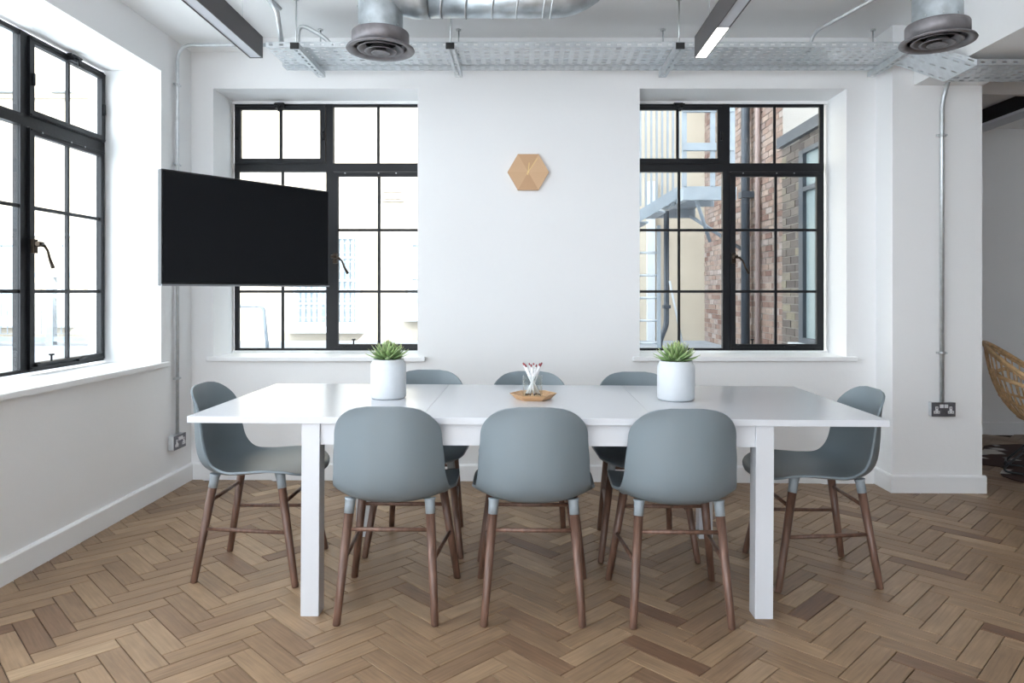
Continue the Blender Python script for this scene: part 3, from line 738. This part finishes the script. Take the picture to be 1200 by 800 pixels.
MB().box(-.25, .25, .035, .06, -.20, .12).build('rear_bulge', 'tvbody', tv)
MB().box(-.11, .11, .06, .075, -.1, .1).build('mounting_plate', 'tvbody', tv)
inv = tv.rotation_euler.to_matrix().inverted()
def tl(x, y, z): return inv @ (Vector((x, y, z)) - tv.location)
MB().tube([Vector((0, .07, 0)), tl(-1.85, 4.42, 1.53), tl(-2.15, 4.46, 1.53)], .018, 10).build('bracket_arm', 'tvbody', tv)
b = MB().box(-2.164, -2.145, 4.39, 4.53, 1.4, 1.66); b.v = [tuple(tl(*v)) for v in b.v]; b.build('wall_plate', 'tvbody', tv)

# ================================================================== SOCKETS AND CONDUITS
def socket(mp, label):
    root = empty('wall_socket', mp(0, 0, 0)); tag(root, label, 'socket')
    def pt(nm, boxes, m, bev=0):
        b = MB()
        for x in boxes: b.box(*x, bev=bev)
        b.v = [tuple(Vector(mp(*v)) - root.location) for v in b.v]; return b.build(nm, m, root)
    pt('back_box', [(-.073, .073, 0, .035, -.043, .043)], 'galv', .006)
    pt('faceplate', [(-.073, .073, .035, .040, -.043, .043)], 'sockpl', .002)
    for s in (-.014, .014): pt('switch', [(s - .0105, s + .0105, .040, .045, .010, .031)], 'sockw', .001)
    for s in (-.043, .043):
        pt('outlet', [(s - .018, s + .018, .040, .0425, -.024, -.008), (s - .008, s + .008, .040, .0425, -.010, .018)], 'sockw')
        b = None
        pt('pin_hole', [(s - .003, s + .003, .0425, .043, .006, .013), (s - .014, s - .007, .0425, .043, -.018, -.014), (s + .007, s + .014, .0425, .043, -.018, -.014)], 'dark')
socket(lambda u, d, z: (2.548 + u, 4.36 - d, .502 + z), 'metal clad double wall socket low on the right pillar')
socket(lambda u, d, z: (WX + d, 4.342 + u, .304 + z), 'metal clad double wall socket low on the left wall near corner')
def conduit(nm, paths, label, clips=(), r=.0105, cl=None):
    o = None
    b = MB()
    for p in paths: b.tube(p, r, 12)
    o = b.build(nm, 'galv'); tag(o, label, 'conduit')
    for c in clips:
        k = MB(); k.v = []
        x, y, z, n = c; n = Vector(n); t = Vector((-n.y, n.x, 0)); p = Vector((x, y, z))
        k.tube([p - Vector((0, 0, .008)), p + Vector((0, 0, .008))], r * 1.35, 12)
        for s in (-1, 1):
            q_ = p + t * s * .024 + n * -.004; k.tube([q_, q_ + n * .014], .006, 8)
        k.box(min(p.x - t.x * .03 - n.x * .012, p.x + t.x * .03 - n.x * .006), max(p.x - t.x * .03 - n.x * .012, p.x + t.x * .03 - n.x * .006) or 0,
              min(p.y - t.y * .03 - n.y * .012, p.y + t.y * .03 - n.y * .006), max(p.y - t.y * .03 - n.y * .012, p.y + t.y * .03 - n.y * .006), z - .006, z + .006)
        k.build('clip', 'galv', o)
    return o
cx = WX + .022
conduit('conduit', [bent([(cx, 4.342, .35), (cx, 4.342, 2.735), (-1.47, 4.342, 2.735)], .10)], 'galvanised conduit up the left wall and along to the cable tray',
        [(cx, 4.342, z, (1, 0, 0)) for z in (.69, 1.30, 2.0, 2.49)])
conduit('conduit', [bent([(2.546, 4.335, .548), (2.546, 4.335, 2.38), (2.565, 4.30, 2.50)], .08)], 'galvanised conduit running down the right pillar to its socket',
        [(2.546, 4.335, z, (0, -1, 0)) for z in (.847, 2.18)], r=.0125)
def PX(px, py, Y): return Vector(((px - 617) / 829 * Y, Y, H + (342 - py) / 829 * Y))
conduit('conduit', [bent([(-1.43, 4.1, CZ), (-1.43, 4.1, 2.64)], .1)[:1] + [Vector((-1.44, 3.9, CZ)), Vector((-1.41, 4.0, 2.80)), Vector((-1.40, 4.05, 2.63))]], 'galvanised conduit dropping from ceiling at the tray left end', r=.014)
conduit('conduit', [bent([(-1.34, 4.15, 2.62), (-1.34, 4.15, 2.80), (-1.18, 4.2, 2.72), (-1.12, 4.22, 2.62)], .07)], 'short looped conduit rising from the tray left end', r=.012)
conduit('conduit', [bent([(1.12, 3.4, CZ), (1.06, 3.85, 2.80), (1.03, 4.1, 2.62)], .15)], 'galvanised conduit behind the right hanging light bar', r=.012)
conduit('conduit', [bent([(2.02, 3.7, CZ), (1.70, 4.2, 2.76), (1.69, 4.25, 2.62)], .06)], 'galvanised conduit slanting from ceiling towards the right duct', r=.011)

# ================================================================== CABLE TRAYS
def perf(mb, o, u, v, nu, nv, hu=.45, hv=.3, skip=lambda i, j: False):
    """sheet spanned by vectors u, v from o, split in nu x nv cells each with a rectangular slot"""
    o = Vector(o); u = Vector(u) / nu; v = Vector(v) / nv
    for i in range(nu):
        for j in range(nv):
            p = o + u * i + v * j; P = lambda a, b: p + u * a + v * b
            if skip(i, j): mb.add([P(0, 0), P(1, 0), P(1, 1), P(0, 1)], [(0, 1, 2, 3)]); continue
            a0, a1, b0, b1 = .5 - hu / 2, .5 + hu / 2, .5 - hv / 2, .5 + hv / 2
            mb.add([P(0, 0), P(1, 0), P(1, 1), P(0, 1), P(a0, b0), P(a1, b0), P(a1, b1), P(a0, b1)], [(0, 1, 5, 4), (1, 2, 6, 5), (2, 3, 7, 6), (3, 0, 4, 7)])
def tray(nm, label, x0, x1, y0, y1, z, nv, pitch=.058, lip=.026, group=None):
    nu = int(round((x1 - x0) / pitch)); root = empty(nm, ((x0 + x1) / 2, (y0 + y1) / 2, z)); tag(root, label, 'cable tray', group)
    b = MB(); perf(b, (x0, y0, z), (x1 - x0, 0, 0), (0, y1 - y0, 0), nu, nv, .50, .40); b.v = [tuple(Vector(v) - root.location) for v in b.v]
    o = b.build('tray_base', 'galv', root, recalc=False); md = o.modifiers.new('t', 'SOLIDIFY'); md.thickness = .0016
    for y in (y0, y1):
        b = MB(); perf(b, (x0, y, z), (x1 - x0, 0, 0), (0, 0, lip), nu, 1, .38, .34); b.box(x0, x1, y - .002, y + .002, z + lip, z + lip + .003)
        b.v = [tuple(Vector(v) - root.location) for v in b.v]; b.build('side_flange', 'galv', root, recalc=False)
    return root
tray('cable_tray', 'wide perforated galvanised cable tray along the back wall', -1.48, 2.24, 4.015, 4.315, 2.61, 6)
tray('cable_tray', 'narrow perforated cable tray between the wide tray and wall', -1.497, 2.235, 4.335, 4.425, 2.606, 2, lip=.02)
tray('cable_tray', 'lower perforated cable tray crossing in front of the right pillar', 2.40, 4.6, 3.765, 4.07, 2.43, 6)
# joining ramp
rr = empty('tray_coupler', (2.36, 4.05, 2.5)); tag(rr, 'slanted folded steel piece joining upper and lower cable trays', 'cable tray')
for nm, o_, v_, nv_ in (('plate', (2.24, 4.015, 2.61), (0, .30, 0), 5), ('side_flange', (2.24, 4.015, 2.61), (0, 0, .028), 1), ('side_flange', (2.24, 4.315, 2.61), (0, 0, .028), 1)):
    b = MB(); perf(b, o_, (.16, -.248, -.18), v_, 5, nv_, .5, .2, skip=lambda i, j: j % 2 == 1)
    b.v = [tuple(Vector(v) - rr.location) for v in b.v]; o = b.build(nm, 'galv', rr, recalc=False); o.modifiers.new('t', 'SOLIDIFY').thickness = .002
# struts and rods
for x, lab in ((-1.29, 'first from the left'), (-.425, 'just right of the left duct'), (.855, 'by the right hanging light'), (2.17, 'left of the right duct')):
    root = empty('tray_support', (x, 4.2, 2.575)); tag(root, 'slotted steel channel and hanging rods under the cable tray, ' + lab, 'bracket', 'supports under the cable trays')
    w_ = .021
    b = MB(); perf(b, (x - w_, 3.936, 2.572), (2 * w_, 0, 0), (0, .524, 0), 1, 9, .34, .55)
    b.box(x - w_ - .002, x - w_, 3.936, 4.46, 2.572, 2.604); b.box(x + w_, x + w_ + .002, 3.936, 4.46, 2.572, 2.604)
    b.v = [tuple(Vector(v) - root.location) for v in b.v]; b.build('channel', 'galv', root, recalc=False)
    b = MB().box(-w_ - .003, w_ + .003, -.272, -.262, -.004, .03); b.build('end_cap', 'dark', root)
    for dy in (-.235, .23):
        MB().tube([(0, dy, .0), (0, dy, CZ - 2.575)], .0045, 8).build('threaded_rod', 'wirem', root)
        MB().tube([(0, dy, CZ - 2.583), (0, dy, CZ - 2.575)], .016, 10).build('ceiling_plate', 'wirem', root)

# ================================================================== DUCTS
def duct(x, y, zr, label):
    root = empty('air_duct', (x, y, zr)); tag(root, label, 'duct', 'vertical round ducts with valves')
    MB().lathe([(.1, .07), (.1, CZ - zr)], seg=48).build('pipe', 'galvd', root)
    MB().lathe([(.1, .33), (.1025, .335), (.1025, .35), (.1, .355)], seg=48).build('seam', 'galvd', root)
    MB().lathe([(.1, .082), (.126, .080), (.128, .075), (.128, .012), (.120, .012), (.120, .06), (.1, .075)], seg=48).build('collar', 'ring', root)
    MB().lathe([(.128, .014), (.150, .010), (.153, .004), (.150, 0), (.132, .002), (.118, .010), (.116, .03)], seg=56).build('rim', 'ring', root)
    MB().lathe([(.116, .05), (0, .05)], seg=32).build('throat', 'dark', root)
    b = MB()
    for r0, z in ((.104, .006), (.072, -.004), (.042, -.010)):
        b.lathe([(r0 - .034 if r0 > .05 else 0.0005, z + .026), (r0 - .010, z + .004), (r0, z), (r0 - .003, z - .003), (r0 - .012, z + .001), (r0 - .036 if r0 > .05 else 0.0004, z + (.020 if r0 > .05 else -.002))], seg=48)
    b.build('valve_cone', 'ring', root)
    for k in range(5):
        a = R(200 + k * 36); MB().tube([(.1 * math.cos(a), .1 * math.sin(a), .19 + .0 * k), (.104 * math.cos(a), .104 * math.sin(a), .19)], .0035, 8).build('rivet', 'wirem', root)
    for k in range(4):
        a = R(215 + k * 38); MB().tube([(.1 * math.cos(a), .1 * math.sin(a), .10), (.104 * math.cos(a), .104 * math.sin(a), .10)], .0035, 8).build('rivet', 'wirem', root)
    return root
duct(-.66, 3.2, 2.31, 'galvanised vertical air duct with dark round valve, left one')
duct(1.80, 3.1, 2.31, 'galvanised vertical air duct with dark round valve, right one')
hd = empty('spiral_duct', (0, 3.2, 2.56)); tag(hd, 'horizontal spiral air duct joining the left vertical duct and curving up', 'duct')
zc = 2.545; rd = .083
path = [Vector((-.44, 3.2, zc)), Vector((.12, 3.2, zc))] + [Vector((.12 + .24 * math.sin(R(a)), 3.2, zc + .24 - .24 * math.cos(R(a)))) for a in range(10, 91, 10)] + [Vector((.36, 3.2, CZ))]
b = MB().tube(path, rd, 36); b.v = [tuple(Vector(v) - hd.location) for v in b.v]; b.build('pipe', 'galvd', hd)
b = MB().tube([(-.62, 3.2, zc + .05), (-.55, 3.2, zc + .03), (-.47, 3.2, zc), (-.44, 3.2, zc)], [.11, .105, .092, .088], 36); b.v = [tuple(Vector(v) - hd.location) for v in b.v]; b.build('saddle', 'galvd', hd)
for x in (-.46, -.37, -.26, -.14, -.03, .09, .125):
    pts = [Vector((x + .018 * math.sin(a), 3.2 + (rd + .002) * math.cos(a), zc + (rd + .002) * math.sin(a))) for a in [2 * math.pi * k / 32 for k in range(33)]]
    b = MB().tube(pts, .0038, 6, caps=False); b.v = [tuple(Vector(v) - hd.location) for v in b.v]; b.build('rib', 'galv', hd)

# ================================================================== LIGHT BARS
def lamp(x0, x1, lit, label):
    root = empty('light_bar', ((x0 + x1) / 2, 2.0, 2.31)); tag(root, label, 'lamp', 'hanging linear lights')
    ya, yb = -1.2, 1.3; h = .10; w_ = (x1 - x0) / 2
    b = MB(); b.box(-w_, -w_ + .004, ya, yb, 0, h); b.box(w_ - .004, w_, ya, yb, 0, h); b.box(-w_, w_, ya, yb, h - .004, h); b.box(-w_, w_, yb - .003, yb, 0, h); b.box(-w_, w_, ya, ya + .003, 0, h)
    b.build('housing', 'lampb', root)
    if lit:
        MB().box(-w_ + .004, w_ - .004, ya + .003, .93, .003, .007).build('diffuser', 'diff', root)
        MB().box(-w_ + .004, w_ - .004, .93, yb - .003, .003, .007).build('lit_diffuser', 'led', root)
    else: MB().box(-w_ + .004, w_ - .004, ya + .003, yb - .003, .003, .007).build('diffuser', 'diff', root)
    for y in (1.14, -1.0):
        MB().tube([(0, y, h), (0, y, CZ - 2.31)], .0013, 6).build('suspension_wire', 'wirem', root); MB().tube([(0, y, h), (0, y, h + .015)], .006, 8).build('wire_grip', 'wirem', root)
lamp(-1.29, -1.23, False, 'dark hanging linear light bar at upper left, unlit')
lamp(.784, .84, True, 'dark hanging linear light bar at upper right, lit at its end')

# ================================================================== ADJOINING ROOM
bm_ = MB().box(3.56, 3.70, 2.0, 6.2, 2.535, 2.645); o = bm_.build('steel_beam', 'steel'); tag(o, 'black steel beam under the ceiling beyond the right pillar', 'beam')
MB().box(3.555, 3.705, 2.0, 6.2, 2.515, 2.535).build('lower_flange', 'diff', o)
# cowhide rug
rg = []; rr_ = random.Random(9); nn = 64
for k in range(nn):
    a = 2 * math.pi * k / nn; rad = 1 + .16 * math.sin(5 * a + .6) + .10 * math.sin(3 * a + 2) + .05 * math.sin(11 * a); rg.append((3.92 + .78 * rad * math.cos(a), 5.05 + .62 * rad * math.sin(a)))
vs = [(x, y, fz(x) + .002) for x, y in rg] + [(x, y, fz(x) + .007) for x, y in rg]
rug = MB().add(vs, [tuple(range(nn, 2 * nn))] + [(k, (k + 1) % nn, nn + (k + 1) % nn, nn + k) for k in range(nn)]).build('cowhide_rug', 'hide'); tag(rug, 'brown and white cowhide rug beyond the right pillar', 'rug')
# rattan chair
rc = empty('rattan_armchair', (3.486, 4.81, fz(3.49) + .004)); tag(rc, 'round rattan basket chair on black rod legs, cut by the right edge', 'chair')
rc.rotation_euler = (0, 0, R(-36))
def rp(nm, pts, r, m='rattan', seg=8): return MB().tube([Vector(p) for p in pts], r, seg).build(nm, m, rc)
cR = Vector((0, 0, .64)); tilt = R(37)
ex = Vector((math.cos(tilt), 0, -math.sin(tilt))); ey = Vector((0, 1, 0))
def rim(a, s=1.0): return cR + ex * (.40 * s * math.cos(a)) + ey * (.42 * s * math.sin(a))
def base(a, s=1.0): return Vector((.01 + .13 * s * math.cos(a), .13 * s * math.sin(a), .365 - .02 * math.cos(a)))
def bowl(a, t):
    p0 = rim(a, .985); p2 = base(a); c = Vector((p0.x * .86 + p2.x * .14, p0.y * .86, p0.z * .30 + p2.z * .70))
    return p0 * (1 - t) ** 2 + c * 2 * t * (1 - t) + p2 * t * t
N2 = 48
rp('rim', [rim(2 * math.pi * k / N2) for k in range(N2 + 1)], .014)
rp('rim_binding', [rim(2 * math.pi * k / N2, .965) + Vector((0, 0, -.022)) for k in range(N2 + 1)], .008)
rp('base_ring', [base(2 * math.pi * k / N2) for k in range(N2 + 1)], .010)
rp('base_ring', [base(2 * math.pi * k / N2, .5) for k in range(N2 + 1)], .008)
for k in range(40):
    a = 2 * math.pi * (k + .5) / 40
    rp('cane_rod', [bowl(a, t / 7) for t in range(8)], .0055, seg=6)
rp('seat_hoop', [bowl(2 * math.pi * k / 40, .62) for k in range(41)], .009)
for s in (-1, 1):
    rp('arm_brace', [bowl(math.pi - s * .35, .30), rim(math.pi + s * .9, 1.03) + Vector((0, 0, -.12)), rim(math.pi + s * 1.6, 1.04) + Vector((0, 0, -.03))], .014)
    rp('steel_leg', bent([(.10, .12 * s, .36), (-.22, .13 * s, .014), (.36, .13 * s, .014), (.14, .12 * s, .35)], .07), .0075, 'blackmetal')
    rp('steel_leg', bent([(-.05, .10 * s, .37), (.06, .13 * s, .014)], .07), .0075, 'blackmetal')
rp('steel_leg', [(-.19, -.13, .06), (-.19, .13, .06)], .006, 'blackmetal')
